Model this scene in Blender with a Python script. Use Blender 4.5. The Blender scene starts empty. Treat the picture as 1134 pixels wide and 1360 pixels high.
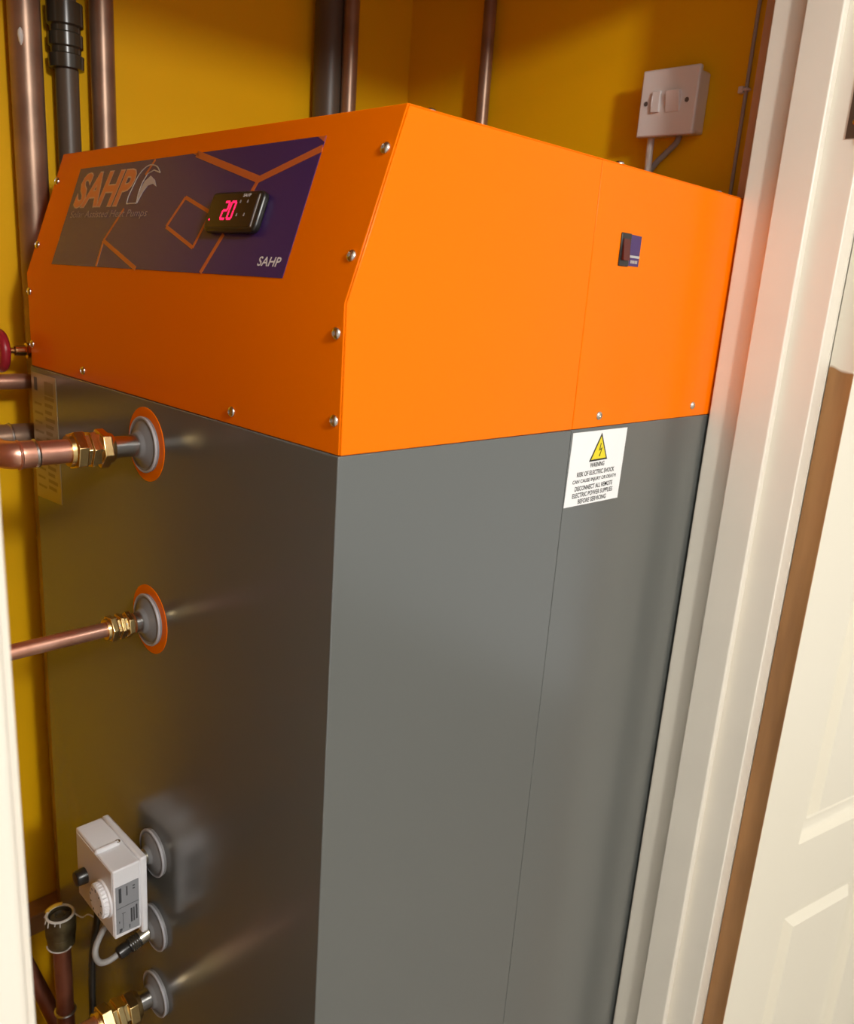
import bpy, bmesh, math, random
from mathutils import Vector, Matrix
random.seed(4)
S = bpy.context.scene
C = S.collection
PI = math.pi
Z0 = 1.40                      # height of the hood's lower edge above the floor; all z below are measured from it

# ------------------------------------------------------------------ camera, light, exposure
cam = bpy.data.cameras.new('camera')
cam.sensor_fit = 'HORIZONTAL'; cam.sensor_width = 36.0; cam.lens = 1095.6 * 36 / 1134
cam.clip_start = 0.01
cam.dof.use_dof = True; cam.dof.focus_distance = 0.78; cam.dof.aperture_fstop = 11
co = bpy.data.objects.new('camera', cam); C.objects.link(co)
co.matrix_world = Matrix(((0.7013, -0.2319, 0.6741, 0.4642),
                          (0.7096, 0.1363, -0.6913, -0.3802),
                          (0.0684, 0.9631, 0.2602, 0.1234 + Z0),
                          (0, 0, 0, 1)))
S.camera = co
w = bpy.data.worlds.new('world'); S.world = w; w.use_nodes = True
w.node_tree.nodes['Background'].inputs[0].default_value = (1, .965, .925, 1)
w.node_tree.nodes['Background'].inputs[1].default_value = 0.74
lamp = bpy.data.lights.new('hall_ceiling_lamp', 'POINT'); lamp.energy = 81; lamp.shadow_soft_size = 0.09
lamp.color = (1.0, .975, .93)
lo = bpy.data.objects.new('hall_ceiling_lamp', lamp); C.objects.link(lo); lo.location = (1.72, -.335, .855 + Z0)
S.view_settings.view_transform = 'Standard'; S.view_settings.look = 'None'
S.view_settings.gamma = 1; S.view_settings.use_curve_mapping = False
S.view_settings.exposure = 0.0

# ------------------------------------------------------------------ materials
M = {}
def mat(name, col, rough=.5, metal=0., bump=0., bscale=60., var=0., vscale=8., coat=0., spec=.5, col2=None, emit=None, estr=0):
    m = bpy.data.materials.new(name); m.use_nodes = True
    nt = m.node_tree; b = nt.nodes['Principled BSDF']
    b.inputs['Base Color'].default_value = (*col, 1); b.inputs['Roughness'].default_value = rough
    b.inputs['Metallic'].default_value = metal; b.inputs['Specular IOR Level'].default_value = spec
    if coat: b.inputs['Coat Weight'].default_value = coat; b.inputs['Coat Roughness'].default_value = .12
    if emit:
        b.inputs['Emission Color'].default_value = (*emit, 1); b.inputs['Emission Strength'].default_value = estr
    tc = nt.nodes.new('ShaderNodeTexCoord')
    if var or col2:
        n = nt.nodes.new('ShaderNodeTexNoise'); n.inputs['Scale'].default_value = vscale; n.inputs['Detail'].default_value = 4
        nt.links.new(tc.outputs['Object'], n.inputs['Vector'])
        r = nt.nodes.new('ShaderNodeValToRGB')
        c2 = col2 or tuple(c * (1 - var) for c in col)
        r.color_ramp.elements[0].color = (*c2, 1); r.color_ramp.elements[1].color = (*col, 1)
        r.color_ramp.elements[0].position = .35; r.color_ramp.elements[1].position = .62
        nt.links.new(n.outputs['Fac'], r.inputs['Fac']); nt.links.new(r.outputs['Color'], b.inputs['Base Color'])
    if bump:
        n = nt.nodes.new('ShaderNodeTexNoise'); n.inputs['Scale'].default_value = bscale; n.inputs['Detail'].default_value = 5
        nt.links.new(tc.outputs['Object'], n.inputs['Vector'])
        bp = nt.nodes.new('ShaderNodeBump'); bp.inputs['Strength'].default_value = bump; bp.inputs['Distance'].default_value = .002
        nt.links.new(n.outputs['Fac'], bp.inputs['Height']); nt.links.new(bp.outputs['Normal'], b.inputs['Normal'])
    M[name] = m
    return m
mat('mustard', (.93, .51, .002), .6, spec=.2, bump=.12, bscale=55, var=.05, vscale=3)
mat('cream_wall', (.80, .76, .66), .7, bump=.1)
mat('ceiling_white', (.82, .80, .76), .8)
mat('carpet', (.42, .38, .33), .95, bump=.5, bscale=400, var=.2, vscale=60)
mat('closet_floor', (.22, .13, .07), .6, var=.3, vscale=6)
mat('gloss_paint', (.80, .75, .65), .32, bump=.10, bscale=30, var=.03, vscale=12)
mat('door_paint', (.80, .75, .62), .38, bump=.04, bscale=60)
mat('orange', (.95, .185, .0), .24, bump=.015, bscale=500, spec=.1)
mat('grey', (.105, .112, .106), .22, bump=.02, bscale=600, spec=1.)
mat('dark_gap', (.02, .02, .02), .7)
mat('purple', (.055, .022, .125), .24)
mat('decal_orange', (.60, .13, .03), .28)
mat('logo_orange', (.72, .20, .07), .28)
mat('logo_edge', (.78, .50, .38), .3)
mat('logo_grey', (.55, .50, .50), .3)
mat('thin_text', (.40, .31, .36), .3)
mat('white_print', (.80, .78, .78), .4)
mat('black_plastic', (.018, .016, .014), .28)
mat('screen', (.025, .015, .012), .12)
mat('button_print', (.45, .40, .36), .4)
mat('bezel_line', (.45, .44, .43), .25)
mat('led', (.8, .02, .08), .3, emit=(1, .006, .075), estr=2.2)
mat('screw', (.75, .72, .66), .22, 1)
mat('steel', (.62, .61, .59), .2, 1)
mat('nickel', (.60, .56, .46), .28, 1)
mat('rubber_grey', (.20, .20, .205), .42)
mat('rubber_rim', (.42, .42, .45), .4)
mat('copper', (.84, .46, .34), .29, .92, col2=(.70, .34, .23), vscale=28)
mat('old_copper', (.37, .24, .165), .38, .6, col2=(.28, .18, .125), vscale=22)
mat('dull_shiny_copper', (.62, .34, .24), .38, .75, col2=(.50, .25, .17), vscale=25)
mat('dull_copper', (.34, .115, .06), .42, .55, col2=(.25, .085, .05), vscale=25)
mat('solder', (.62, .62, .60), .3, 1)
mat('brass', (.80, .60, .27), .22, 1, col2=(.66, .46, .19), vscale=50)
mat('old_brass', (.20, .165, .085), .42, .7, col2=(.12, .095, .05), vscale=60)
mat('dark_pipe', (.10, .075, .052), .40)
mat('pipe_fitting', (.05, .042, .028), .25)
mat('red_wheel', (.34, .015, .028), .35)
mat('white_plastic', (.85, .85, .88), .33)
mat('white_plastic2', (.74, .70, .68), .3)
mat('socket_plastic', (.76, .73, .71), .3)
mat('fuse_slot', (.10, .08, .07), .6)
mat('silver_label', (.42, .36, .22), .36, .7)
mat('label_print', (.27, .22, .115), .45, .5)
mat('grey_label', (.30, .31, .33), .45)
mat('label_ink', (.055, .058, .065), .5)
mat('warn_white', (.90, .90, .90), .45)
mat('warn_yellow', (.82, .68, .015), .45)
mat('ink', (.012, .012, .012), .5)
mat('white_cable', (.74, .70, .66), .4)
mat('grey_cable', (.32, .31, .30), .45)
mat('black_cable', (.02, .018, .015), .4)
mat('thin_cable', (.40, .36, .32), .5)  # plain warm grey sheath of the thin clipped cable
mat('tape_white', (.72, .70, .66), .6)
mat('tape_yellow', (.72, .40, .03), .5)
mat('rocker_red', (.10, .010, .004), .35)
mat('hinge_metal', (.22, .19, .15), .35, .9)
mat('stud_timber', (.60, .36, .20), .6, bump=.2, bscale=40, var=.2, vscale=9)
mat('bare_timber', (.36, .17, .055), .6, bump=.2, bscale=40, col2=(.27, .12, .038), vscale=9)

def grain(m, axis_scale=(30, 30, 1.2)):
    """stretch a noise-coloured timber along z"""
    nt = m.node_tree
    mp = nt.nodes.new('ShaderNodeMapping'); mp.inputs['Scale'].default_value = axis_scale
    tc = [n for n in nt.nodes if n.type == 'TEX_COORD'][0]
    nt.links.new(tc.outputs['Object'], mp.inputs['Vector'])
    for n in nt.nodes:
        if n.type == 'TEX_NOISE': nt.links.new(mp.outputs['Vector'], n.inputs['Vector']); n.inputs['Scale'].default_value = 3
grain(M['bare_timber'], (12, 12, 1.0))

def painted_timber(name, expr_axis, edge, soft, invert, rag):
    """gloss paint that stops along a ragged brushed line, bare timber beyond it"""
    m = bpy.data.materials.new(name); m.use_nodes = True
    nt = m.node_tree; b = nt.nodes['Principled BSDF']; b.inputs['Roughness'].default_value = .4
    tc = nt.nodes.new('ShaderNodeTexCoord'); sp = nt.nodes.new('ShaderNodeSeparateXYZ')
    nt.links.new(tc.outputs['Object'], sp.inputs['Vector'])
    no = nt.nodes.new('ShaderNodeTexNoise'); no.inputs['Scale'].default_value = 9; no.inputs['Detail'].default_value = 3
    nt.links.new(tc.outputs['Object'], no.inputs['Vector'])
    ma = nt.nodes.new('ShaderNodeMath'); ma.operation = 'MULTIPLY_ADD'; ma.inputs[1].default_value = rag
    nt.links.new(no.outputs['Fac'], ma.inputs[0]); nt.links.new(sp.outputs[expr_axis], ma.inputs[2])
    mr = nt.nodes.new('ShaderNodeMapRange'); mr.inputs['From Min'].default_value = edge - soft; mr.inputs['From Max'].default_value = edge + soft
    nt.links.new(ma.outputs[0], mr.inputs['Value'])
    g = nt.nodes.new('ShaderNodeTexNoise'); g.inputs['Scale'].default_value = 3; g.inputs['Detail'].default_value = 4
    mp = nt.nodes.new('ShaderNodeMapping'); mp.inputs['Scale'].default_value = (12, 12, 1.5)
    nt.links.new(tc.outputs['Object'], mp.inputs['Vector']); nt.links.new(mp.outputs['Vector'], g.inputs['Vector'])
    cr = nt.nodes.new('ShaderNodeValToRGB'); cr.color_ramp.elements[0].color = (.25, .115, .036, 1); cr.color_ramp.elements[1].color = (.37, .18, .06, 1)
    cr.color_ramp.elements[0].position = .35; cr.color_ramp.elements[1].position = .65
    nt.links.new(g.outputs['Fac'], cr.inputs['Fac'])
    mx = nt.nodes.new('ShaderNodeMix'); mx.data_type = 'RGBA'
    a, c = (6, 7) if not invert else (7, 6)
    nt.links.new(mr.outputs['Result'], mx.inputs[0]); nt.links.new(cr.outputs['Color'], mx.inputs[a])
    mx.inputs[c].default_value = (.80, .755, .655, 1)
    nt.links.new(mx.outputs[2], b.inputs['Base Color'])
    bp = nt.nodes.new('ShaderNodeBump'); bp.inputs['Strength'].default_value = .25; bp.inputs['Distance'].default_value = .001
    nt.links.new(mx.outputs[2], bp.inputs['Height']); nt.links.new(bp.outputs['Normal'], b.inputs['Normal'])
    M[name] = m
painted_timber('door_edge', 'Z', Z0 + .135, .002, False, .14)

# ------------------------------------------------------------------ mesh helpers
class MB:
    def __init__(s): s.v = []; s.f = []
    def add(s, vs, fs):
        o = len(s.v); s.v += [tuple(v) for v in vs]; s.f += [tuple(i + o for i in f) for f in fs]; return s
    def box(s, a, b):
        x0, y0, z0 = a; x1, y1, z1 = b
        return s.add([(x0,y0,z0),(x1,y0,z0),(x1,y1,z0),(x0,y1,z0),(x0,y0,z1),(x1,y0,z1),(x1,y1,z1),(x0,y1,z1)],
                     [(0,3,2,1),(4,5,6,7),(0,1,5,4),(1,2,6,5),(2,3,7,6),(3,0,4,7)])
    def lathe(s, prof, o, d, n=32, phase=0., up=None):
        """prof: list of (t along axis, radius)"""
        o = Vector(o); d = Vector(d).normalized()
        a = Vector(up) if up else (Vector((0,0,1)) if abs(d.z) < .9 else Vector((1,0,0)))
        e1 = (a - d * a.dot(d)).normalized(); e2 = d.cross(e1)
        vs = []; fs = []
        for t, r in prof:
            for k in range(n):
                an = phase + 2 * PI * k / n
                vs.append(o + d * t + (e1 * math.cos(an) + e2 * math.sin(an)) * max(r, 1e-6))
        for i in range(len(prof) - 1):
            for k in range(n):
                k2 = (k + 1) % n
                fs.append((i*n+k, i*n+k2, (i+1)*n+k2, (i+1)*n+k))
        fs.append(tuple(range(n - 1, -1, -1))); fs.append(tuple((len(prof)-1)*n + k for k in range(n)))
        return s.add(vs, fs)
    def cyl(s, p0, p1, r, n=28):
        p0 = Vector(p0); p1 = Vector(p1)
        return s.lathe([(0, r), ((p1 - p0).length, r)], p0, p1 - p0, n)
    def tube(s, pts, r, n=16):
        pts = [Vector(p) for p in pts]; N = len(pts)
        t0 = (pts[1] - pts[0]).normalized()
        e1 = t0.orthogonal().normalized(); vs = []; fs = []
        for i, p in enumerate(pts):
            t = (pts[min(i+1, N-1)] - pts[max(i-1, 0)]).normalized()
            e1 = (e1 - t * e1.dot(t)).normalized(); e2 = t.cross(e1)
            for k in range(n):
                an = 2 * PI * k / n; vs.append(p + (e1 * math.cos(an) + e2 * math.sin(an)) * r)
        for i in range(N - 1):
            for k in range(n):
                k2 = (k + 1) % n; fs.append((i*n+k, i*n+k2, (i+1)*n+k2, (i+1)*n+k))
        fs.append(tuple(range(n-1, -1, -1))); fs.append(tuple((N-1)*n + k for k in range(n)))
        return s.add(vs, fs)
    def torus(s, o, d, R, r, n=40, m=10):
        o = Vector(o); d = Vector(d).normalized(); e1 = d.orthogonal().normalized(); e2 = d.cross(e1); vs = []; fs = []
        for i in range(n):
            a = 2*PI*i/n; c = e1*math.cos(a) + e2*math.sin(a)
            for j in range(m):
                b = 2*PI*j/m; vs.append(o + c*(R + r*math.cos(b)) + d*(r*math.sin(b)))
        for i in range(n):
            for j in range(m):
                fs.append((i*m+j, ((i+1)%n)*m+j, ((i+1)%n)*m+(j+1)%m, i*m+(j+1)%m))
        return s.add(vs, fs)
    def prism(s, poly, fr, h0, h1):
        """2D polygon (ccw) in frame fr=(origin, ex, ey, n), from height h0 to h1 along n"""
        O, ex, ey, n = fr; k = len(poly)
        vs = [O + ex*x + ey*y + n*h0 for x, y in poly] + [O + ex*x + ey*y + n*h1 for x, y in poly]
        fs = [tuple(range(k-1, -1, -1)), tuple(range(k, 2*k))] + [(i, (i+1)%k, k+(i+1)%k, k+i) for i in range(k)]
        return s.add(vs, fs)
    def strip(s, a, b, wd, fr, h0, h1):
        a = Vector(a); b = Vector(b); t = (b - a).normalized(); q = Vector((-t.y, t.x)) * (wd / 2)
        return s.prism([a - q, b - q, b + q, a + q], fr, h0, h1)

def bez(pts, n=10):
    """Catmull-Rom through pts"""
    P = [Vector(p) for p in pts]; out = []
    for i in range(len(P) - 1):
        p0 = P[max(i-1, 0)]; p1 = P[i]; p2 = P[i+1]; p3 = P[min(i+2, len(P)-1)]
        for k in range(n):
            t = k / n
            out.append(.5*((2*p1) + (-p0+p2)*t + (2*p0-5*p1+4*p2-p3)*t*t + (-p0+3*p1-3*p2+p3)*t**3))
    out.append(P[-1]); return out

def mesh_of(name, mb, m, base, ang=35):
    me = bpy.data.meshes.new(name)
    bx, by, bz = base
    me.from_pydata([(x - bx, y - by, z - bz) for x, y, z in mb.v], [], mb.f)
    bm = bmesh.new(); bm.from_mesh(me); bmesh.ops.recalc_face_normals(bm, faces=bm.faces); bm.to_mesh(me); bm.free()
    me.materials.append(M[m]); me.shade_smooth(); me.set_sharp_from_angle(angle=math.radians(ang))
    return me
BASE = {}
def obj(name, mb, m, parent=None, base=(0,0,0), bevel=0, seg=2, ang=35):
    """link one mesh object. base = its origin (in hood coordinates) when it is top-level"""
    if parent:
        q = parent
        while q.parent: q = q.parent
        base = BASE[q]
    o = bpy.data.objects.new(name, mesh_of(name, mb, m, base, ang)); C.objects.link(o)
    if parent: o.parent = parent
    else:
        o.location = (base[0], base[1], base[2] + Z0); BASE[o] = base
    if bevel:
        b = o.modifiers.new('bevel', 'BEVEL'); b.width = bevel; b.segments = seg; b.limit_method = 'ANGLE'; b.angle_limit = math.radians(40)
    return o
def thing(name, label, cat, base, group=None):
    o = bpy.data.objects.new(name, None); C.objects.link(o); o.location = (base[0], base[1], base[2] + Z0); BASE[o] = base
    o.empty_display_size = .02
    return tag(o, label, cat, group)
def tag(o, label, cat, group=None):
    o['label'] = label; o['category'] = cat
    if group: o['group'] = group
    return o
def struct(name, mb, m, label=None, **k):
    # structure meshes keep their origin at the world origin so that material coordinates are plain positions
    me = bpy.data.meshes.new(name); o = bpy.data.objects.new(name, me)
    me.from_pydata([(x, y, z + Z0) for x, y, z in mb.v], [], mb.f)
    bm = bmesh.new(); bm.from_mesh(me); bmesh.ops.recalc_face_normals(bm, faces=bm.faces); bm.to_mesh(me); bm.free()
    me.materials.append(M[m]); me.shade_smooth(); me.set_sharp_from_angle(angle=math.radians(35))
    C.objects.link(o); o['kind'] = 'structure'
    if label: o['label'] = label
    BASE[o] = (0, 0, -Z0)
    if k.get('bevel'):
        b = o.modifiers.new('bevel', 'BEVEL'); b.width = k['bevel']; b.segments = 3; b.limit_method = 'ANGLE'; b.angle_limit = math.radians(40)
    return o

def text_mb(txt, fr, x0, x1, y0, y1, h, shear=0., bold=0., squeeze=True):
    """flat lettering fitted into the box x0..x1, y0..y1 of a frame, h above its surface"""
    cu = bpy.data.curves.new('lettering', 'FONT'); cu.body = txt; cu.size = 1; cu.offset = bold; cu.resolution_u = 3
    ob = bpy.data.objects.new('lettering', cu); C.objects.link(ob)
    dg = bpy.context.evaluated_depsgraph_get(); dg.update()
    me = ob.evaluated_get(dg).to_mesh()
    vs = [(v.co.x, v.co.y) for v in me.vertices]; fs = [tuple(p.vertices) for p in me.polygons]
    ob.evaluated_get(dg).to_mesh_clear(); bpy.data.objects.remove(ob); bpy.data.curves.remove(cu)
    ax = min(v[0] for v in vs); bx = max(v[0] for v in vs); ay = min(v[1] for v in vs); by = max(v[1] for v in vs)
    O, ex, ey, n = fr; mb = MB(); out = []
    for x, y in vs:
        u = x0 + (x - ax) / (bx - ax) * (x1 - x0); q = y0 + (y - ay) / (by - ay) * (y1 - y0)
        u += shear * (q - (y0 + y1) / 2)
        out.append(O + ex*u + ey*q + n*h)
    mb.add(out, fs); return mb

# ------------------------------------------------------------------ the setting
FL = -Z0; CE = 1.08; XB = -.7095; YR = .700; YL = -.47; XI = .0031; XO = .1195; HEAD = .58
struct('floor', MB().box((XI - .0, -2.2, FL - .05), (3.4, 2.2, FL)), 'carpet')
struct('floor_closet', MB().box((XB - .1, YL - .1, FL - .05), (XI, YR + .1, FL)), 'closet_floor')
struct('ceiling', MB().box((XB - .1, -2.3, CE), (3.5, 2.3, CE + .05)), 'ceiling_white')
struct('wall_back', MB().box((XB - .1, YL - .1, FL), (XB, YR + .1, CE)), 'mustard')
struct('wall_right', MB().box((XB, YR, FL), (XI, YR + .1, CE)), 'mustard')
struct('wall_left', MB().box((XB, YL - .1, FL), (XI, YL, CE)), 'mustard')
def front(xa, xb):
    m = MB(); ya, yb = -.2966, .5957; hz = HEAD + .025
    m.box((xa, -2.2, FL), (xb, ya, CE)); m.box((xa, yb, FL), (xb, 2.2, CE)); m.box((xa, ya, hz), (xb, yb, CE)); return m
struct('trim_9', MB().box((-.028, .615, FL), (XI + .0005, YR, CE)), 'stud_timber', 'bare brown timber stud inside the cupboard by the doorway')
struct('wall_front_inside', front(XI, .06), 'mustard')
struct('wall_front', front(.06, XO), 'cream_wall')
# door lining, stops and architrave: trim
tr = struct('trim_1', MB().box((.0031, .568, FL), (XO, .5957, HEAD + .025)), 'gloss_paint', bevel=.0018)
tr['label'] = 'cream painted timber door lining on the hinge side of the doorway'
tl = struct('trim_2', MB().box((.0031, -.2966, FL), (XO, -.2716, HEAD + .025)), 'gloss_paint', bevel=.0018)
th_ = struct('trim_3', MB().box((.0031, -.2716, HEAD), (XO, .568, HEAD + .025)), 'gloss_paint', bevel=.0018)
struct('trim_4', MB().box((.043, .556, FL), (.0834, .5685, HEAD - .012)), 'gloss_paint', 'cream painted door stop strip', bevel=.0022)
struct('trim_5', MB().box((.043, -.272, FL), (.0834, -.2615, HEAD - .012)), 'gloss_paint', bevel=.0022)
struct('trim_6', MB().box((.043, -.272, HEAD - .012), (.0834, .568, HEAD + .0005)), 'gloss_paint', bevel=.0022)
struct('trim_7', MB().box((XO, -.353, FL), (XO + .016, -.279, HEAD + .08)), 'gloss_paint', 'white architrave of the doorway', bevel=.004)
struct('trim_8', MB().box((XO, -.279, HEAD + .008), (XO + .016, .568, HEAD + .08)), 'gloss_paint', bevel=.004)

# the open door, folded back towards the wall
a = math.radians(12.5)
dd = Vector((math.sin(a), math.cos(a), 0)); dn = Vector((math.cos(a), -math.sin(a), 0))
E1 = Vector((.1495, .5925, 0))                 # front arris of the hinge edge
DF = (E1, dd, Vector((0, 0, 1)), dn)
DW, DB, DT, TH = .83, FL + .008, HEAD - .003, .029
door = struct('door_1', MB().prism([(.0, DB), (DW, DB), (DW, DT), (.0, DT)], DF, -TH + .0015, -.0145), 'door_paint', 'open cream painted six panel door')
def dpart(name, mb, m, par=door, bevel=0):
    return obj(name, mb, m, par, bevel=bevel)
dpart('hinge_edge', MB().prism([(-.0015, DB), (.0, DB), (.0, DT), (-.0015, DT)], DF, -TH, 0), 'door_edge')
cols = [(.0928, .306), (.525, .738)]
rows = [(FL + .20, -.677), (-.5642, .175), (.285, .478)]
ST = 'door_paint'
for x0, x1 in ((0, cols[0][0]), (cols[0][1], cols[1][0]), (cols[1][1], DW)):
    dpart('stile', MB().prism([(x0, DB), (x1, DB), (x1, DT), (x0, DT)], DF, -.0150, 0), ST)
for z0, z1 in ((DB, rows[0][0]), (rows[0][1], rows[1][0]), (rows[1][1], rows[2][0]), (rows[2][1], DT)):
    for x0, x1 in cols:
        dpart('rail', MB().prism([(x0, z0), (x1, z0), (x1, z1), (x0, z1)], DF, -.0150, 0), ST)
prof = [(0, 0), (.003, -.0030), (.006, -.0080), (.012, -.0110), (.025, -.0105), (.0275, -.0125), (.0385, -.0030), (.0400, -.0030)]
for x0, x1 in cols:
    for z0, z1 in rows:
        mb = MB(); vs = []; fs = []
        for o_, h in prof:
            for x, z in ((x0+o_, z0+o_), (x1-o_, z0+o_), (x1-o_, z1-o_), (x0+o_, z1-o_)):
                vs.append(DF[0] + dd*x + Vector((0,0,z)) + dn*h)
        for i in range(len(prof) - 1):
            for k in range(4): fs.append((i*4+k, i*4+(k+1)%4, (i+1)*4+(k+1)%4, (i+1)*4+k))
        e = (len(prof)-1)*4; fs.append((e, e+1, e+2, e+3))
        mb.add(vs, fs); dpart('door_panel', mb, ST)
# hinge on the rebate of the lining
hg = obj('hinge', MB().box((.1036, .5665, .3024), (XO + .004, .5685, .39)), 'hinge_metal', door)
obj('hinge_knuckle', MB().cyl((XO + .004, .5665, .300), (XO + .004, .5665, .392), .005, 14), 'hinge_metal', hg)
for k in range(3):
    obj('hinge_screw', MB().lathe([(0, .003), (.0006, .003), (.0010, .002)], (.111, .5665, .318 + .025 * k), (0, -1, 0), 12), 'screw', hg)

# ------------------------------------------------------------------ the heat pump cylinder
h1, h2, sd, ss = .1095, .2485, .0495, .2906
WX, DY = .60, .60
hp = thing('heat_pump_cylinder', 'tall square hot water cylinder with grey body and orange heat pump hood', 'water heater', (-.3, .3, FL))
# grey body: front and rear sections that meet in a seam on the side
obj('front_casing', MB().box((-WX, -.0015, FL), (0, ss - .0003, .0)), 'grey', hp, bevel=.0010)
obj('rear_casing', MB().box((-WX, ss + .0003, FL), (0, DY, .0)), 'grey', hp, bevel=.0006)
obj('plinth_core', MB().box((-WX + .01, .01, FL), (-.003, DY - .01, .002)), 'dark_gap', hp)
# orange hood
T = .0025
def yz(poly, x0, x1):
    return MB().prism(poly, (Vector((0,0,0)), Vector((0,1,0)), Vector((0,0,1)), Vector((1,0,0))), x0, x1)
outer = [(0, .0003), (0, h1), (sd, h2)]
ln_ = math.hypot(sd, h2 - h1); ny, nz = (h2 - h1) / ln_, -sd / ln_
inner = [(T, .0003), (T, h1 - .0008), (sd + T*ny, h2 - T)]
hf = obj('hood_front', yz(outer + inner[::-1], -WX + .0005, -.0016), 'orange', hp, bevel=.0008)
obj('hood_side_panel', yz([(.0008, .0003), (ss - .0003, .0003), (ss - .0003, h2 - .0014), (sd + .0004, h2 - .0014), (.0008, h1 + .0002)], -T, .0), 'orange', hp, bevel=.0009)
obj('hood_side_panel', yz([(ss + .0003, .0003), (DY, .0003), (DY, h2 - .0014), (ss + .0003, h2 - .0014)], -T, .0), 'orange', hp, bevel=.0009)
obj('hood_far_panel', yz([(.0008, .0003), (DY, .0003), (DY, h2 - .0014), (sd, h2 - .0014), (.0008, h1)], -WX, -WX + T), 'orange', hp, bevel=.0009)
obj('hood_back_panel', MB().box((-WX + T, DY - T, .0003), (-T, DY, h2 - .0014)), 'orange', hp)
obj('hood_top', MB().box((-WX, sd + .0002, h2 - .0012), (-.0018, DY, h2)), 'orange', hp, bevel=.0005)
obj('hood_core', yz([(.004, .0003), (DY - .004, .0003), (DY - .004, h2 - .003), (sd + .006, h2 - .003), (.006, h1)], -WX + .005, -.0035), 'dark_gap', hp)

# frames of the three visible faces
LF = (Vector((0, -.0015, 0)), Vector((1,0,0)), Vector((0,0,1)), Vector((0,-1,0)))
RF = (Vector((0, 0, 0)), Vector((0,1,0)), Vector((0,0,1)), Vector((1,0,0)))
ey = Vector((0, sd, h2 - h1)).normalized(); ex = Vector((1,0,0)); nn = ex.cross(ey)
SF = (Vector((0, 0, h1)), ex, ey, nn)

# button-head screws (shared mesh)
sm_ = MB().lathe([(0, .0046), (.0006, .0046), (.0013, .0043), (.0022, .0034), (.0028, .0020), (.0029, .0017), (.0016, .0014)], (0,0,0), (0,0,1), 20)
screw_me = mesh_of('screw', sm_, 'screw', (0,0,0), 40)
def screw(pt, n, sc=1.):
    o = bpy.data.objects.new('screw', screw_me); C.objects.link(o); o.parent = hp
    b = BASE[hp]; o.location = (pt[0]-b[0], pt[1]-b[1], pt[2]-b[2])
    o.rotation_euler = Vector(n).to_track_quat('Z', 'Y').to_euler(); o.scale = (sc,)*3
def on(fr, u, v, h=0): return fr[0] + fr[1]*u + fr[2]*v + fr[3]*h
for u, v in ((-.0105, .1148), (-.0105, .035), (-.592, .035), (-.592, .1135)): screw(on(SF, u, v), nn)
for u, v in ((-.0094, .0884), (-.0082, .0255), (-.147, .0113), (-.448, .0113), (-.5935, .0265), (-.5935, .0884)): screw((u, 0, v), (0,-1,0))
for u, v in ((.3345, .012), (.528, .0132)): screw((0, u, v), (1,0,0))
for u, v in ((-.006, .3265), (-.009, .530), (-.3, .3), (-.01, .08)): screw((u, v, h2), (0,0,1))

# ---- purple control decal with its printed design
dc = obj('control_decal', MB().prism([(-.533, .0128), (-.0845, .0152), (-.0852, .1298), (-.533, .1255)], SF, 0, .0006), 'purple', hp)
H = .0008
def pr(name, mb, m, par): return obj(name, mb, m, par)
lines = [((-.2772, .1272), (-.1595, .0975), .0062), ((-.1600, .0975), (-.0848, .1195), .0062), ((-.1595, .0985), (-.1680, .0800), .0046),
         ((-.1880, .0500), (-.2062, .0147), .0046),
         ((-.2729, .0850), (-.2199, .0695), .0034), ((-.2199, .0695), (-.2323, .0372), .0034), ((-.2323, .0372), (-.2925, .0568), .0034), ((-.2925, .0568), (-.2729, .0850), .0034),
         ((-.3565, .1265), (-.3680, .1110), .0032), ((-.3925, .0760), (-.4172, .0417), .0034), ((-.4172, .0417), (-.4160, .0137), .0036), ((-.4172, .0417), (-.3276, .0143), .0042)]
for i, (p, q, wd) in enumerate(lines):
    pr('printed_line', MB().strip(p, q, wd, SF, .0003, H + .00002 * (i % 3)), 'decal_orange', dc)
pr('printed_line', MB().prism([(-.284, .1276), (-.2735, .1277), (-.2715, .1245)], SF, .0003, H), 'decal_orange', dc)
pr('printed_line', MB().prism([(-.0945, .1294), (-.0852, .1298), (-.0852, .1248)], SF, .0003, H), 'decal_orange', dc)
pr('logo_lettering', text_mb('SAHP', SF, -.5185, -.3905, .0795, .1185, .00095, shear=.22, bold=.022), 'logo_orange', dc)
pr('logo_outline', text_mb('SAHP', SF, -.5200, -.3890, .0782, .1198, .00075, shear=.22, bold=.050), 'logo_edge', dc)
# wave emblem: outline ribbon and a filled crest
out1 = [(-.391, .0895), (-.3875, .100), (-.3829, .1106), (-.3757, .1172), (-.3641, .1211), (-.3488, .1188), (-.3379, .1120)]
in1 = [(-.3379, .1120), (-.3522, .1152), (-.3638, .1118), (-.3696, .1030), (-.3710, .0920), (-.3690, .0815), (-.3903, .0812), (-.3914, .0895)]
mb = MB()
for pts in (out1, in1):
    q = [(v.x, v.y) for v in bez([(x, y, 0) for x, y in pts], 4)] if pts is out1 else pts
    for i in range(len(q) - 1): mb.strip(q[i], q[i+1], .0011, SF, .0004, .00100 + .00001*(i % 2))
pr('logo_wave_outline', mb, 'logo_grey', dc)
pr('logo_wave', MB().prism([(-.3672, .0814), (-.3618, .0931), (-.3558, .0991), (-.3458, .1008), (-.3372, .0977), (-.3443, .1048), (-.3553, .1094), (-.3647, .1042), (-.3690, .0945)], SF, .0003, .00105), 'logo_grey', dc)
pr('strapline', text_mb('Solar Assisted Heat Pumps', SF, -.521, -.339, .0650, .0750, .00085, shear=.12, bold=-.004), 'thin_text', dc)
pr('small_lettering', text_mb('SAHP', SF, -.1230, -.0925, .0237, .0317, .00085, shear=.12, bold=.015), 'white_print', dc)

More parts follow.
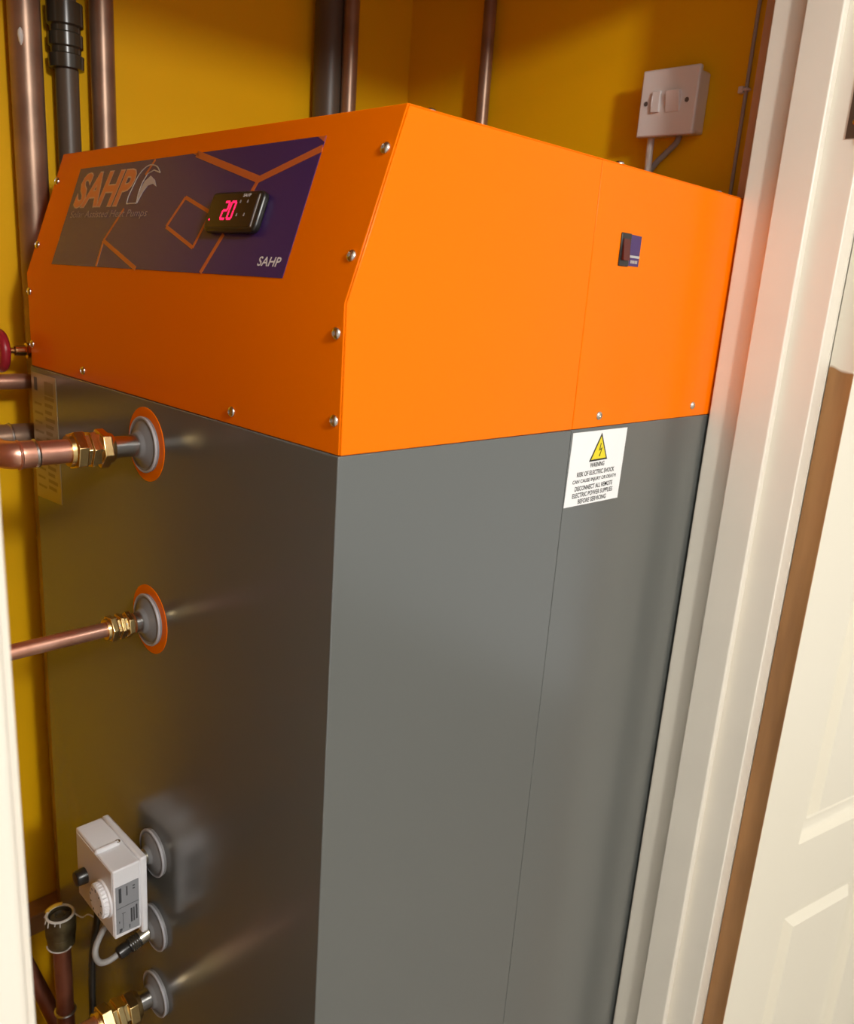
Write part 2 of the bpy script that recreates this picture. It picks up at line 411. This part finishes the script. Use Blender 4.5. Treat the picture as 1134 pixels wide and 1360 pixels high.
# ---- digital controller
def rrect(x0, x1, y0, y1, r, n=5):
    out = []
    for cx, cy, a0 in ((x1-r, y0+r, -PI/2), (x1-r, y1-r, 0), (x0+r, y1-r, PI/2), (x0+r, y0+r, PI)):
        for k in range(n + 1): out.append((cx + r*math.cos(a0 + PI/2*k/n), cy + r*math.sin(a0 + PI/2*k/n)))
    return out
ct = obj('controller', MB().prism(rrect(-.214, -.1345, .0500, .0850, .006), SF, .0003, .0070), 'black_plastic', hp, bevel=.0022, seg=3)
pr('display_window', MB().prism(rrect(-.2105, -.1420, .0535, .0825, .003), SF, .0068, .0073), 'screen', ct)
pr('bezel_edge', MB().prism(rrect(-.1405, -.1393, .0535, .0815, .0005, 2), SF, .0069, .0073), 'bezel_line', ct)
def seg7(ch, x0, y0, wd, ht, t, h, sh=.12):
    on_ = {'2': 'abged', '0': 'abcdef'}[ch]; g = .0003
    P = {'a': ((x0+g, y0+ht), (x0+wd-g, y0+ht)), 'g': ((x0+g, y0+ht/2), (x0+wd-g, y0+ht/2)), 'd': ((x0+g, y0), (x0+wd-g, y0)),
         'f': ((x0, y0+ht/2+g), (x0, y0+ht-g)), 'b': ((x0+wd, y0+ht/2+g), (x0+wd, y0+ht-g)), 'e': ((x0, y0+g), (x0, y0+ht/2-g)), 'c': ((x0+wd, y0+g), (x0+wd, y0+ht/2-g))}
    m = MB()
    for s_ in on_:
        p, q = P[s_]; f = lambda z: (z[0] + sh*(z[1]-y0), z[1]); m.strip(f(p), f(q), t, SF, h, h + .0002)
    return m
pr('digit', seg7('2', -.1895, .0605, .0066, .0148, .0019, .0073), 'led', ct)
pr('digit', seg7('0', -.1795, .0605, .0066, .0148, .0019, .0073), 'led', ct)
pr('indicator_light', MB().lathe([(0, .0009), (.0004, .0008), (.0006, .0004)], on(SF, -.2065, .0600, .0072), nn, 12), 'led', ct)
for u, v in ((-.1655, .0755), (-.1545, .0755), (-.1655, .0640), (-.1545, .0640)):
    pr('button_mark', MB().strip((u-.0006, v-.0014), (u+.0003, v+.0012), .0009, SF, .0072, .0075).strip((u+.0006, v-.0014), (u+.0002, v+.001), .0007, SF, .0072, .0075), 'button_print', ct)
pr('controller_lettering', text_mb('SAHP', SF, -.1635, -.1520, .0792, .0820, .00745, shear=.15, bold=.03), 'white_print', ct)

# ---- rocker switch and its purple tag on the side of the hood
rk = obj('rocker_switch', MB().prism(rrect(.3350, .3520, .1580, .1888, .001, 2), RF, -.001, .0014), 'black_plastic', hp, bevel=.0005)
mbk = MB(); yz_ = [(.338, .1635), (.349, .1635), (.349, .1835), (.338, .1835)]
vs = [(.0014, .338, .1635), (.0014, .349, .1635), (.0014, .349, .1835), (.0014, .338, .1835), (.0042, .338, .1635), (.0042, .349, .1635), (.0020, .349, .1835), (.0020, .338, .1835)]
mbk.add(vs, [(0,1,2,3), (4,5,6,7), (0,1,5,4), (1,2,6,5), (2,3,7,6), (3,0,4,7)])
pr('rocker', mbk, 'rocker_red', rk)
tg = obj('switch_tag', MB().prism([(.3525, .1590), (.3712, .1590), (.3712, .1878), (.3525, .1882)], RF, 0, .0005), 'purple', hp)
pr('printed_line', MB().prism([(.3525, .1668), (.3712, .1668), (.3712, .1690), (.3525, .1690)], RF, .0002, .0007), 'bezel_line', tg)
for k in range(5):
    pr('tag_print', MB().prism([(.3560+.0026*k, .1616), (.3578+.0026*k, .1616), (.3578+.0026*k, .1645), (.3560+.0026*k, .1645)], RF, .0002, .0007), 'button_print', tg)

# ---- warning label
wl = obj('warning_label', MB().prism([(.2915, -.0795), (.3895, -.0808), (.3915, -.0038), (.2935, -.0033)], RF, 0, .0005), 'warn_white', hp)
pr('triangle_border', MB().prism([(.3262, -.0352), (.3592, -.0350), (.3440, -.0062)], RF, .0002, .0007), 'ink', wl)
pr('triangle', MB().prism([(.3297, -.0333), (.3560, -.0331), (.3437, -.0098)], RF, .0003, .0009), 'warn_yellow', wl)
pr('lightning_bolt', MB().prism([(.3432, -.0290), (.3424, -.0300), (.3440, -.0308), (.3444, -.0288), (.3440, -.0292), (.3455, -.0232), (.3415, -.0248), (.3436, -.0168), (.3445, -.0170), (.3434, -.0232), (.3472, -.0216), (.3446, -.0288)], RF, .0003, .0011), 'ink', wl)
rowsT = [('WARNING', .3289, .3548, -.0390), ('RISK OF ELECTRIC SHOCK', .3077, .3753, -.0470), ('CAN CAUSE INJURY OR DEATH', .3013, .3800, -.0548),
         ('DISCONNECT ALL REMOTE', .3066, .3750, -.0618), ('ELECTRIC POWER SUPPLIES', .3035, .3766, -.0688), ('BEFORE SERVICING', .3145, .3656, -.0757)]
for t_, a0, a1, zc in rowsT:
    pr('warning_text', text_mb(t_, RF, a0, a1, zc - .0025, zc + .0025, .0007, bold=.018), 'ink', wl)

# ---- silver rating label at the far end of the pipe face
rl = obj('rating_label', MB().prism([(-.5985, -.1640), (-.5210, -.1590), (-.5235, -.0065), (-.5985, -.0065)], LF, 0, .0005), 'silver_label', hp)
for k in range(14):
    z = -.036 - .0085 * k
    pr('rating_print', MB().prism([(-.5590, z), (-.5300 - .004*(k % 3), z), (-.5300 - .004*(k % 3), z + .0045), (-.5590, z + .0045)], LF, .0002, .0006), 'label_print', rl)
for k in range(10):
    z = -.045 - .0115 * k
    pr('rating_print', MB().prism([(-.5920, z), (-.5690 + .003*(k % 2), z), (-.5690 + .003*(k % 2), z + .003), (-.5920, z + .003)], LF, .0002, .0006), 'label_print', rl)
pr('rating_print', MB().prism([(-.5580, -.030), (-.5310, -.030), (-.5310, -.014), (-.5580, -.014)], LF, .0002, .0006), 'label_print', rl)
pr('rating_print', MB().prism([(-.5900, -.028), (-.5800, -.028), (-.5800, -.012), (-.5900, -.012)], LF, .0002, .0006), 'label_ink', rl)

# ---- pipe ports: orange ring, grey rubber grommet and metal stub
def port(z, ring=False, stub=None, sr=.0125, m='steel', x=-.3005, R_=.0275):
    o = (x, -.0015, z); d = (0, -1, 0)
    if ring: obj('port_ring', MB().lathe([(0, .0372), (.0007, .0372)], o, d, 56), 'orange', hp)
    g = obj('grommet', MB().lathe([(0, R_), (.0030, R_), (.0046, R_ - .0010), (.0050, R_ - .0024), (.0042, R_ - .0036), (.0048, R_ - .0050), (.0066, R_ - .0085), (.0080, sr + .0045), (.0088, sr + .0030), (.0115, sr + .0020), (.0122, sr + .0004), (.0115, sr - .002)], o, d, 56), 'rubber_grey', hp, ang=50)
    obj('grommet_rim', MB().torus((x, -.0015 - .0038, z), d, R_ - .0006, .0014, 56, 8), 'rubber_rim', g)
    if stub: obj('pipe_stub', MB().lathe([(0, sr), (stub, sr), (stub, sr - .002), (stub - .01, sr - .002)], o, d, 32), m, hp)
port(-.0445, True, .060, .0110)
port(-.2315, True, .040, .0105)
port(-.5180, False, .020, .0075, 'nickel')
port(-.6200, False, None, .0085)
port(-.7160, False, .050, .0118)

# ------------------------------------------------------------------ pipework on the ports
def hexring(t0, t1, r, ch=.0012):
    return [(t0, r - ch*1.3), (t0 + ch, r), (t1 - ch, r), (t1, r - ch*1.3)]
def fitting(par, o, d, r, L, phase=.2):
    """straight brass compression coupling along d from o: nut, hexagon body, nut"""
    f = obj('compression_fitting', MB().lathe([(L*.28, r*.86), (L*.28, r*.86), (L*.40, r*.86), (L*.41, r*.98), (L*.57, r*.98), (L*.58, r*.86), (L*.72, r*.86)], o, d, 6, phase + .35), 'brass', par, bevel=.0005)
    for a0, b0, ph in ((0, .30, phase), (.68, 1., phase + .5)):
        obj('nut', MB().lathe(hexring(L*a0, L*b0, r), o, d, 6, ph), 'brass', f, bevel=.0006)
    obj('collar', MB().lathe([(-L*.10, r*.72), (-L*.10, r*.76), (0, r*.80), (L*.02, r*.80)], o, d, 32), 'brass', f)
    obj('collar', MB().lathe([(L*.98, r*.80), (L, r*.80), (L*1.10, r*.76), (L*1.10, r*.72)], o, d, 32), 'brass', f)
    return f
x0 = -.3005
# upper port: fitting, short tube, soldered elbow
p1 = thing('copper_flow_pipe', 'short copper pipe with brass fitting and soldered elbow on the upper port', 'pipe', (x0, -.0615, -.0445))
fitting(p1, (x0, -.0415, -.0445), (0, -1, 0), .0190, .0345, .30)
obj('tube', MB().lathe([(0, .0112), (.045, .0112)], (x0, -.072, -.0445), (0, -1, 0), 36), 'copper', p1)
obj('solder_joint', MB().torus((x0, -.1085, -.0445), (0, 1, 0), .0112, .0024, 36, 8), 'solder', p1)
el = [(x0, -.1075, -.0445), (x0, -.1150, -.0445), (x0, -.1185, -.0445)]
for k in range(1, 9):
    t = PI/2*k/8; el.append((x0 - .0155*(1 - math.cos(t)), -.1185 - .0155*math.sin(t), -.0445))
el += [(x0 - .027, -.134, -.0445)]
obj('elbow', MB().tube(el, .0126, 32), 'copper', p1)
obj('elbow_bead', MB().torus((x0, -.1230, -.0445), (0, 1, 0), .0122, .0014, 36, 8), 'copper', p1)
obj('tail', MB().cyl((x0 - .024, -.134, -.0445), (-.55, -.134, -.0445), .0112, 32), 'copper', p1)
# second port
p2 = thing('copper_return_pipe', 'straight thin copper pipe with brass fitting on the second port below', 'pipe', (x0, -.040, -.2315))
fitting(p2, (x0, -.0225, -.2315), (0, -1, 0), .0140, .025, .15)
obj('tube', MB().cyl((x0, -.044, -.2315), (x0, -.33, -.2315), .0076, 32), 'copper', p2)
# lowest port
p3 = thing('copper_cold_pipe', 'large brass compression fitting with copper pipe on the lowest port', 'pipe', (x0, -.032, -.7160))
fitting(p3, (x0, -.031, -.7160), (0, -1, 0), .0205, .042, .25)
obj('tube', MB().cyl((x0, -.066, -.7160), (x0, -.33, -.7160), .0125, 32), 'copper', p3)

# ------------------------------------------------------------------ thermostat on the third port
bx0, bx1, by0, by1, bz0, bz1 = -.3800, -.2835, -.0585, -.0195, -.6025, -.5045
tb = thing('immersion_thermostat', 'white plastic thermostat box with dial mounted on a cylinder port', 'thermostat', (-.33, -.0195, -.56))
obj('back_shell', MB().box((bx0 - .0008, -.0275, bz0 - .0008), (bx1 + .0008, by1, bz1 + .0008)), 'white_plastic', tb, bevel=.002)
cz0 = -.5945; gx = -.327            # the step that runs over the top of the cover
cvo = obj('cover', MB().prism([(bx0, cz0), (bx1, cz0), (bx1, bz1 - .0018), (gx + .003, bz1 - .0018), (gx, bz1 - .0012), (gx - .003, bz1), (bx0, bz1)], (Vector((0,0,0)), Vector((1,0,0)), Vector((0,0,1)), Vector((0,-1,0))), .0275, -by0), 'white_plastic', tb, bevel=.0016)
obj('cover_rib', MB().tube([(gx + .002, by0 + .0005, bz1 - .0022), (gx + .002, by0 + .0005, bz1 - .0005), (gx + .002, -.0330, bz1 - .0005)], .0030, 12), 'white_plastic', cvo)
obj('cover_screw', MB().lathe([(0, .0028), (.0012, .0028), (.0012, .0015)], (gx + .002, -.0335, bz1 + .0008), (0, 0, 1), 14), 'screw', cvo)
# front face is an off-white plate, slightly darker than the cover, with the dial and a black knob
obj('front_plate', MB().box((bx0 + .003, by0 - .0006, cz0 + .003), (bx1 - .003, by0 + .001, bz1 - .0045)), 'white_plastic2', tb)
dl = obj('dial', MB().lathe([(0, .0215), (.0022, .0215), (.0030, .0190), (.0080, .0185), (.0095, .0172), (.0097, .0120), (.0090, .0)], (-.3065, by0 - .0005, -.5535), (0, -1, 0), 44), 'white_plastic', tb)
for k in range(28):
    an = 2*PI*k/28; c, s_ = math.cos(an), math.sin(an)
    obj('dial_rib', MB().box((-.3065 + .0187*c - .0007, by0 - .0080, -.5535 + .0187*s_ - .0007), (-.3065 + .0187*c + .0007, by0 - .0028, -.5535 + .0187*s_ + .0007)), 'white_plastic', dl)
FF = (Vector((0, by0 - .0102, 0)), Vector((1,0,0)), Vector((0,0,1)), Vector((0,-1,0)))
for k in range(9):
    an = PI*1.35 - k*PI*1.7/8; c, s_ = math.cos(an), math.sin(an)
    obj('dial_mark', MB().strip((-.3065 + .0125*c, -.5535 + .0125*s_), (-.3065 + .0155*c, -.5535 + .0155*s_), .0010, FF, -.0003, .0003), 'label_ink', dl)
obj('knob', MB().lathe([(0, .0095), (.010, .0090), (.012, .0078), (.0125, .0)], (-.3560, by0 - .0005, -.5540), (0, -1, 0), 24), 'black_plastic', tb, bevel=.0004)
BF = (Vector((bx1, 0, 0)), Vector((0,1,0)), Vector((0,0,1)), Vector((1,0,0)))
lb = obj('side_label', MB().prism([(-.0565, -.5885), (-.0300, -.5905), (-.0300, -.5275), (-.0565, -.5275)], BF, 0, .0005), 'grey_label', tb)
def bl(y0, y1, z0, z1): obj('label_print', MB().prism([(y0, z0), (y1, z0), (y1, z1), (y0, z1)], BF, .0002, .0007), 'label_ink', lb)
bl(-.0530, -.0500, -.5490, -.5305); bl(-.0445, -.0430, -.5430, -.5310); bl(-.0560, -.0305, -.5560, -.5555)
bl(-.0370, -.0345, -.5380, -.5365); bl(-.0370, -.0345, -.5345, -.5330)
bl(-.0400, -.0380, -.5800, -.5620); bl(-.0370, -.0355, -.5800, -.5620); bl(-.0340, -.0322, -.5790, -.5600)
bl(-.0490, -.0485, -.5840, -.5640); bl(-.0500, -.0460, -.5640, -.5635); bl(-.0530, -.0500, -.5860, -.5830); bl(-.0535, -.0525, -.5750, -.5725); bl(-.0535, -.0510, -.5875, -.5860); bl(-.0420, -.0410, -.5870, -.5820)
obj('neck', MB().lathe([(0, .0085), (.010, .0085)], (-.3005, -.0098, -.5180), (0, -1, 0), 24), 'nickel', tb)
# black mains flex that leaves the thermostat
fx = bez([(-.3600, -.045, cz0 + .003), (-.3605, -.046, -.625), (-.368, -.048, -.660), (-.374, -.050, -.720), (-.372, -.052, -.85), (-.370, -.050, -1.1), (-.37, -.05, FL + .004)], 8)
tag(obj('black_flex', MB().tube(fx, .0042, 12), 'black_cable', None, (-.37, -.05, FL)), 'black flex hanging down from the white thermostat', 'cable')

# ------------------------------------------------------------------ temperature sensor on the fourth port
sn = thing('temperature_sensor', 'black sensor plug with a looping grey lead in the port under the thermostat', 'sensor', (x0, -.0015, -.6200))
sv = Vector((0, -.972, -.235))
so = Vector((x0, -.001, -.6200))
obj('sensor_pocket', MB().lathe([(0, .0085), (.0225, .0085), (.0225, .0070)], so, sv, 28), 'nickel', sn)
obj('plug', MB().lathe([(.0215, .0078), (.0225, .0088), (.0350, .0088), (.0360, .0070), (.0420, .0080), (.0480, .0074), (.0500, .0050)], so, sv, 24), 'black_plastic', sn)
for k in range(4):
    obj('plug_ring', MB().torus(so + sv * (.0250 + .0026*k), sv, .0086, .0008, 28, 6), 'pipe_fitting', sn)
e0 = so + sv * .049
obj('lead', MB().tube(bez([e0, e0 + sv*.010, e0 + Vector((-.004, -.0185, -.003)), e0 + Vector((-.0125, -.0205, .002)), e0 + Vector((-.0190, -.0150, .012)), e0 + Vector((-.0230, .000, .030)), e0 + Vector((-.026, .012, .045))], 8), .0035, 14), 'grey_cable', sn)

# ------------------------------------------------------------------ capped vent pipe standing in front of the cylinder
vx, vy, vz = -.468, -.050, -.690
vp = thing('capped_pipe', 'upright dull copper pipe stub with open brass cap wound in tape', 'pipe', (vx, vy, FL))
obj('tube', MB().cyl((vx, vy, FL), (vx, vy, vz - .030), .0110, 28), 'dull_copper', vp)
obj('olive_ring', MB().torus((vx, vy, vz - .046), (0, 0, 1), .0118, .0013, 32, 8), 'solder', vp)
obj('lower_joint', MB().torus((vx, vy, vz - .152), (0, 0, 1), .0122, .0018, 32, 8), 'solder', vp)
cp = obj('cap', MB().lathe([(0, .0125), (.002, .0165), (.012, .0175), (.016, .0165), (.018, .0185), (.034, .0190), (.043, .0184), (.047, .0175), (.047, .0142), (.036, .0138)], (vx, vy, vz - .045), (0, 0, 1), 40), 'old_brass', vp)
obj('tape_ring', MB().torus((vx, vy, vz + .0020), (0, 0, 1), .0162, .0017, 40, 8), 'tape_white', cp)
obj('plug', MB().lathe([(0, .0140), (.004, .0125), (.0065, .0070), (.0045, .0045)], (vx, vy, vz - .0045), (0, 0, 1), 28), 'pipe_fitting', cp)
mb = MB()
q = [(vx + .0172*math.cos(t), vy + .0172*math.sin(t), vz + .0030) for t in [2.6 + .12*k for k in range(12)]]
obj('base_tape', MB().tube([(vx + .0175*math.cos(t), vy + .0175*math.sin(t), vz - .043 + .006*max(0, math.sin(t*1.3))) for t in [-1.9 + .15*k for k in range(16)]], .0009, 8), 'tape_white', cp)
obj('yellow_tape', MB().tube(q, .0026, 8), 'tape_yellow', cp)
obj('tape_tail', MB().tube(bez([(vx + .012, vy + .014, vz + .003), (vx + .020, vy + .020, vz - .001), (vx + .026, vy + .026, vz + .004), (vx + .034, vy + .034, vz - .002), (vx + .040, vy + .038, vz + .005)], 6), .0009, 8), 'tape_white', cp)
for k in range(5):
    t = -2.1 + .43*k + .1*(k % 2)
    obj('tape_shred', MB().tube([(vx + .0175*math.cos(t), vy + .0175*math.sin(t), vz + .002), (vx + .0192*math.cos(t), vy + .0192*math.sin(t), vz - .001 - .0022*(k % 3))], .0007, 6), 'tape_white', cp)

# ------------------------------------------------------------------ pipes along the back wall
def vpipe(name, label, x, y, r, m, z0=FL, z1=CE, group=None):
    t = thing(name, label, 'pipe', (x, y, z0), group)
    obj('tube', MB().cyl((x, y, z0), (x, y, z1), r, 40), m, t)
    return t
big = vpipe('vertical_pipe', 'thick tarnished copper pipe rising behind the red valve wheel', -.683, .0432, .0187, 'old_copper')
obj('paint_splash', MB().lathe([(-.0105, .0006), (-.006, .0028), (0, .0036), (.005, .0030), (.0085, .0010)], (-.6678, .0324, .3812), (0, 0, 1), 10), 'tape_white', big)
obj('pipe_bracket', MB().cyl((XB, .0432, .66), (-.683, .0432, .66), .006, 12), 'brass', big)
mid = vpipe('vertical_pipe', 'dark vertical pipe with a ribbed coupling near the top', -.686, .0931, .0140, 'dark_pipe')
cpz = .3583
obj('coupling', MB().lathe([(0, .0150), (.001, .0205), (.016, .0212), (.018, .0178), (.024, .0178), (.026, .0205), (.040, .0205), (.042, .0180), (.048, .0180), (.050, .0215), (.075, .0215), (.077, .0150)], (-.686, .0931, cpz), (0, 0, 1), 40), 'pipe_fitting', mid)
vpipe('vertical_pipe', 'plain tarnished copper pipe between the ribbed coupling and bare yellow wall', -.686, .1399, .0150, 'old_copper')
vpipe('insulated_pipe', 'fat black pipe in the back corner behind the orange hood', -.683, .5044, .0238, 'dark_pipe')
vpipe('corner_pipe', 'slim copper pipe standing against the fat black pipe', -.6505, .5198, .0120, 'old_copper')
vpipe('wall_pipe', 'single slim copper pipe on the yellow wall between the corner and white switch', -.5129, .6830, .0100, 'old_copper')

# gate valve with red hand wheel and two cross pipes at the far left
gv = thing('gate_valve', 'valve with red hand wheel beside the orange hood', 'valve', (-.632, .028, -.014))
wc = Vector((-.632, -.0255, .0150)); wy = Vector((0, 1, 0))
obj('hand_wheel', MB().torus(wc, wy, .0205, .0062, 40, 12), 'red_wheel', gv)
for k in range(4):
    t = PI/4 + PI/2*k
    obj('wheel_spoke', MB().cyl(wc, wc + Vector((.0205*math.cos(t), 0, .0205*math.sin(t))), .0040, 10), 'red_wheel', gv)
obj('wheel_hub', MB().lathe([(-.006, .0045), (-.005, .0070), (.005, .0075)], wc, wy, 20), 'red_wheel', gv)
obj('spindle', MB().lathe([(.004, .0038), (.016, .0038), (.017, .0065), (.030, .0070), (.031, .0095), (.045, .0095)], wc, wy, 20), 'brass', gv)
obj('valve_body', MB().lathe([(0, .0145), (.012, .0145), (.014, .0120), (.022, .0150), (.036, .0150), (.044, .0120), (.046, .0145), (.058, .0145)], (-.632, .0280, -.014), (0, 0, 1), 8, .2), 'old_brass', gv)
cr_ = thing('cross_pipe', 'horizontal copper pipe just below the red valve wheel', 'pipe', (-.645, .0, -.0250))
obj('tube', MB().cyl((-.645, .30, -.0250), (-.645, -.46, -.0250), .0098, 32), 'dull_shiny_copper', cr_)
cr2 = thing('cross_pipe', 'darker horizontal copper pipe with soldered joint behind the copper elbow', 'pipe', (-.645, .0, -.0956))
obj('tube', MB().cyl((-.645, .30, -.0956), (-.645, -.46, -.0956), .0165, 32), 'old_copper', cr2)
obj('solder_joint', MB().torus((-.645, -.0160, -.0956), (0, 1, 0), .0168, .0016, 32, 8), 'solder', cr2)
# low pipes behind the capped pipe
lp = thing('low_pipe', 'sloping dull copper pipe behind the capped pipe', 'pipe', (-.56, -.03, FL))
obj('tube', MB().tube([(-.66, -.30, -.66), (-.60, -.055, -.855), (-.545, .0 - .03, -.955), (-.52, -.03, FL)], .0115, 20), 'dull_copper', lp)
lp2 = thing('low_pipe', 'grey horizontal pipe end behind the sloping copper pipe', 'pipe', (-.62, -.1, -.895))
obj('tube', MB().cyl((-.62, -.42, -.895), (-.62, -.034, -.895), .0085, 20), 'steel', lp2)
lp3 = thing('shelf_batten', 'brown timber batten low on the yellow wall behind pipes', 'batten', (XB, 0, -.86))
obj('board', MB().box((XB, -.46, -.885), (XB + .035, .70, -.85)), 'bare_timber', lp3, bevel=.002)

# ------------------------------------------------------------------ white fused switch on the right wall
fs = thing('fused_switch', 'white square fused switch box on the yellow wall above the orange hood', 'switch', (-.168, YR, .343))
obj('back_box', MB().box((-0.2062, 0.6713, 0.3440), (-0.1305, YR, 0.4189)), 'socket_plastic', fs, bevel=.003)
pt = obj('face_plate', MB().box((-0.2098, 0.6635, 0.3402), (-0.1266, 0.6717, 0.4226)), 'socket_plastic', fs, bevel=.0022)
fc = obj('fuse_carrier', MB().box((-0.1903, 0.6599, 0.3694), (-0.1783, 0.6640, 0.3953)), 'socket_plastic', fs, bevel=.0008)
obj('fuse_slot', MB().box((-0.1901, 0.6595, 0.3770), (-0.1888, 0.6603, 0.3895)), 'white_print', fc)
rk2 = MB().add([(-0.1692, 0.6640, 0.3684), (-0.1491, 0.6640, 0.3684), (-0.1491, 0.6640, 0.3938), (-0.1692, 0.6640, 0.3938), (-0.1692, 0.6624, 0.3684), (-0.1491, 0.6624, 0.3684), (-0.1491, 0.6564, 0.3938), (-0.1692, 0.6564, 0.3938)],
               [(0,1,2,3), (4,5,6,7), (0,1,5,4), (1,2,6,5), (2,3,7,6), (3,0,4,7)])
obj('rocker', rk2, 'socket_plastic', fs, bevel=.0008)
for u in (-0.2000, -0.1401):
    s1 = obj('screw_recess', MB().lathe([(0, .0042), (.0006, .0042), (.0006, .0034), (-.001, .0030)], (u, 0.6636, 0.3814), (0, -1, 0), 20), 'socket_plastic', fs)
    obj('screw_head', MB().lathe([(0, .0030), (.0003, .0030)], (u, 0.6634, 0.3814), (0, -1, 0), 16), 'fuse_slot', s1)
tag(obj('power_cable', MB().tube(bez([(-0.1977, 0.6833, 0.3450), (-0.1973, 0.6828, 0.3262), (-0.1961, 0.6823, 0.3042), (-0.1937, 0.6803, 0.2448), (-0.1917, 0.6794, 0.1009), (-0.1917, 0.6794, -0.3784)], 6), .0048, 16), 'white_cable', None, (-0.1917, 0.6794, -0.3784)),
    'white cable running down from the fused switch behind the hood', 'cable')
tag(obj('grey_lead', MB().tube(bez([(-0.1610, 0.6928, 0.3450), (-0.1635, 0.6919, 0.3358), (-0.1774, 0.6909, 0.3224), (-0.1917, 0.6899, 0.3081), (-0.2032, 0.6899, 0.2831), (-0.2071, 0.6899, 0.1968), (-0.2071, 0.6899, -0.2825)], 6), .0040, 14), 'grey_cable', None, (-0.2071, 0.6899, -0.2825)),
    'grey lead slanting from the fused switch box behind white cable', 'cable')
# thin cable clipped down the wall beside the door lining
kc = tag(obj('clipped_cable', MB().cyl((-.0774, .6955, FL), (-.0774, .6955, CE), .0024, 14), 'thin_cable', None, (-.0774, .6955, FL)), 'thin grey cable clipped vertically to the wall beside the door lining', 'cable')
cc = thing('cable_clip', 'small white clip holding the thin vertical cable', 'clip', (-.0774, .697, .389))
obj('clip_saddle', MB().torus((-.0774, .6955, .3927), (0, 0, 1), .0040, .0018, 20, 8), 'white_plastic2', cc)
obj('clip_block', MB().box((-.0868, .6915, .3888), (-.0798, YR, .3970)), 'white_plastic2', cc, bevel=.001)
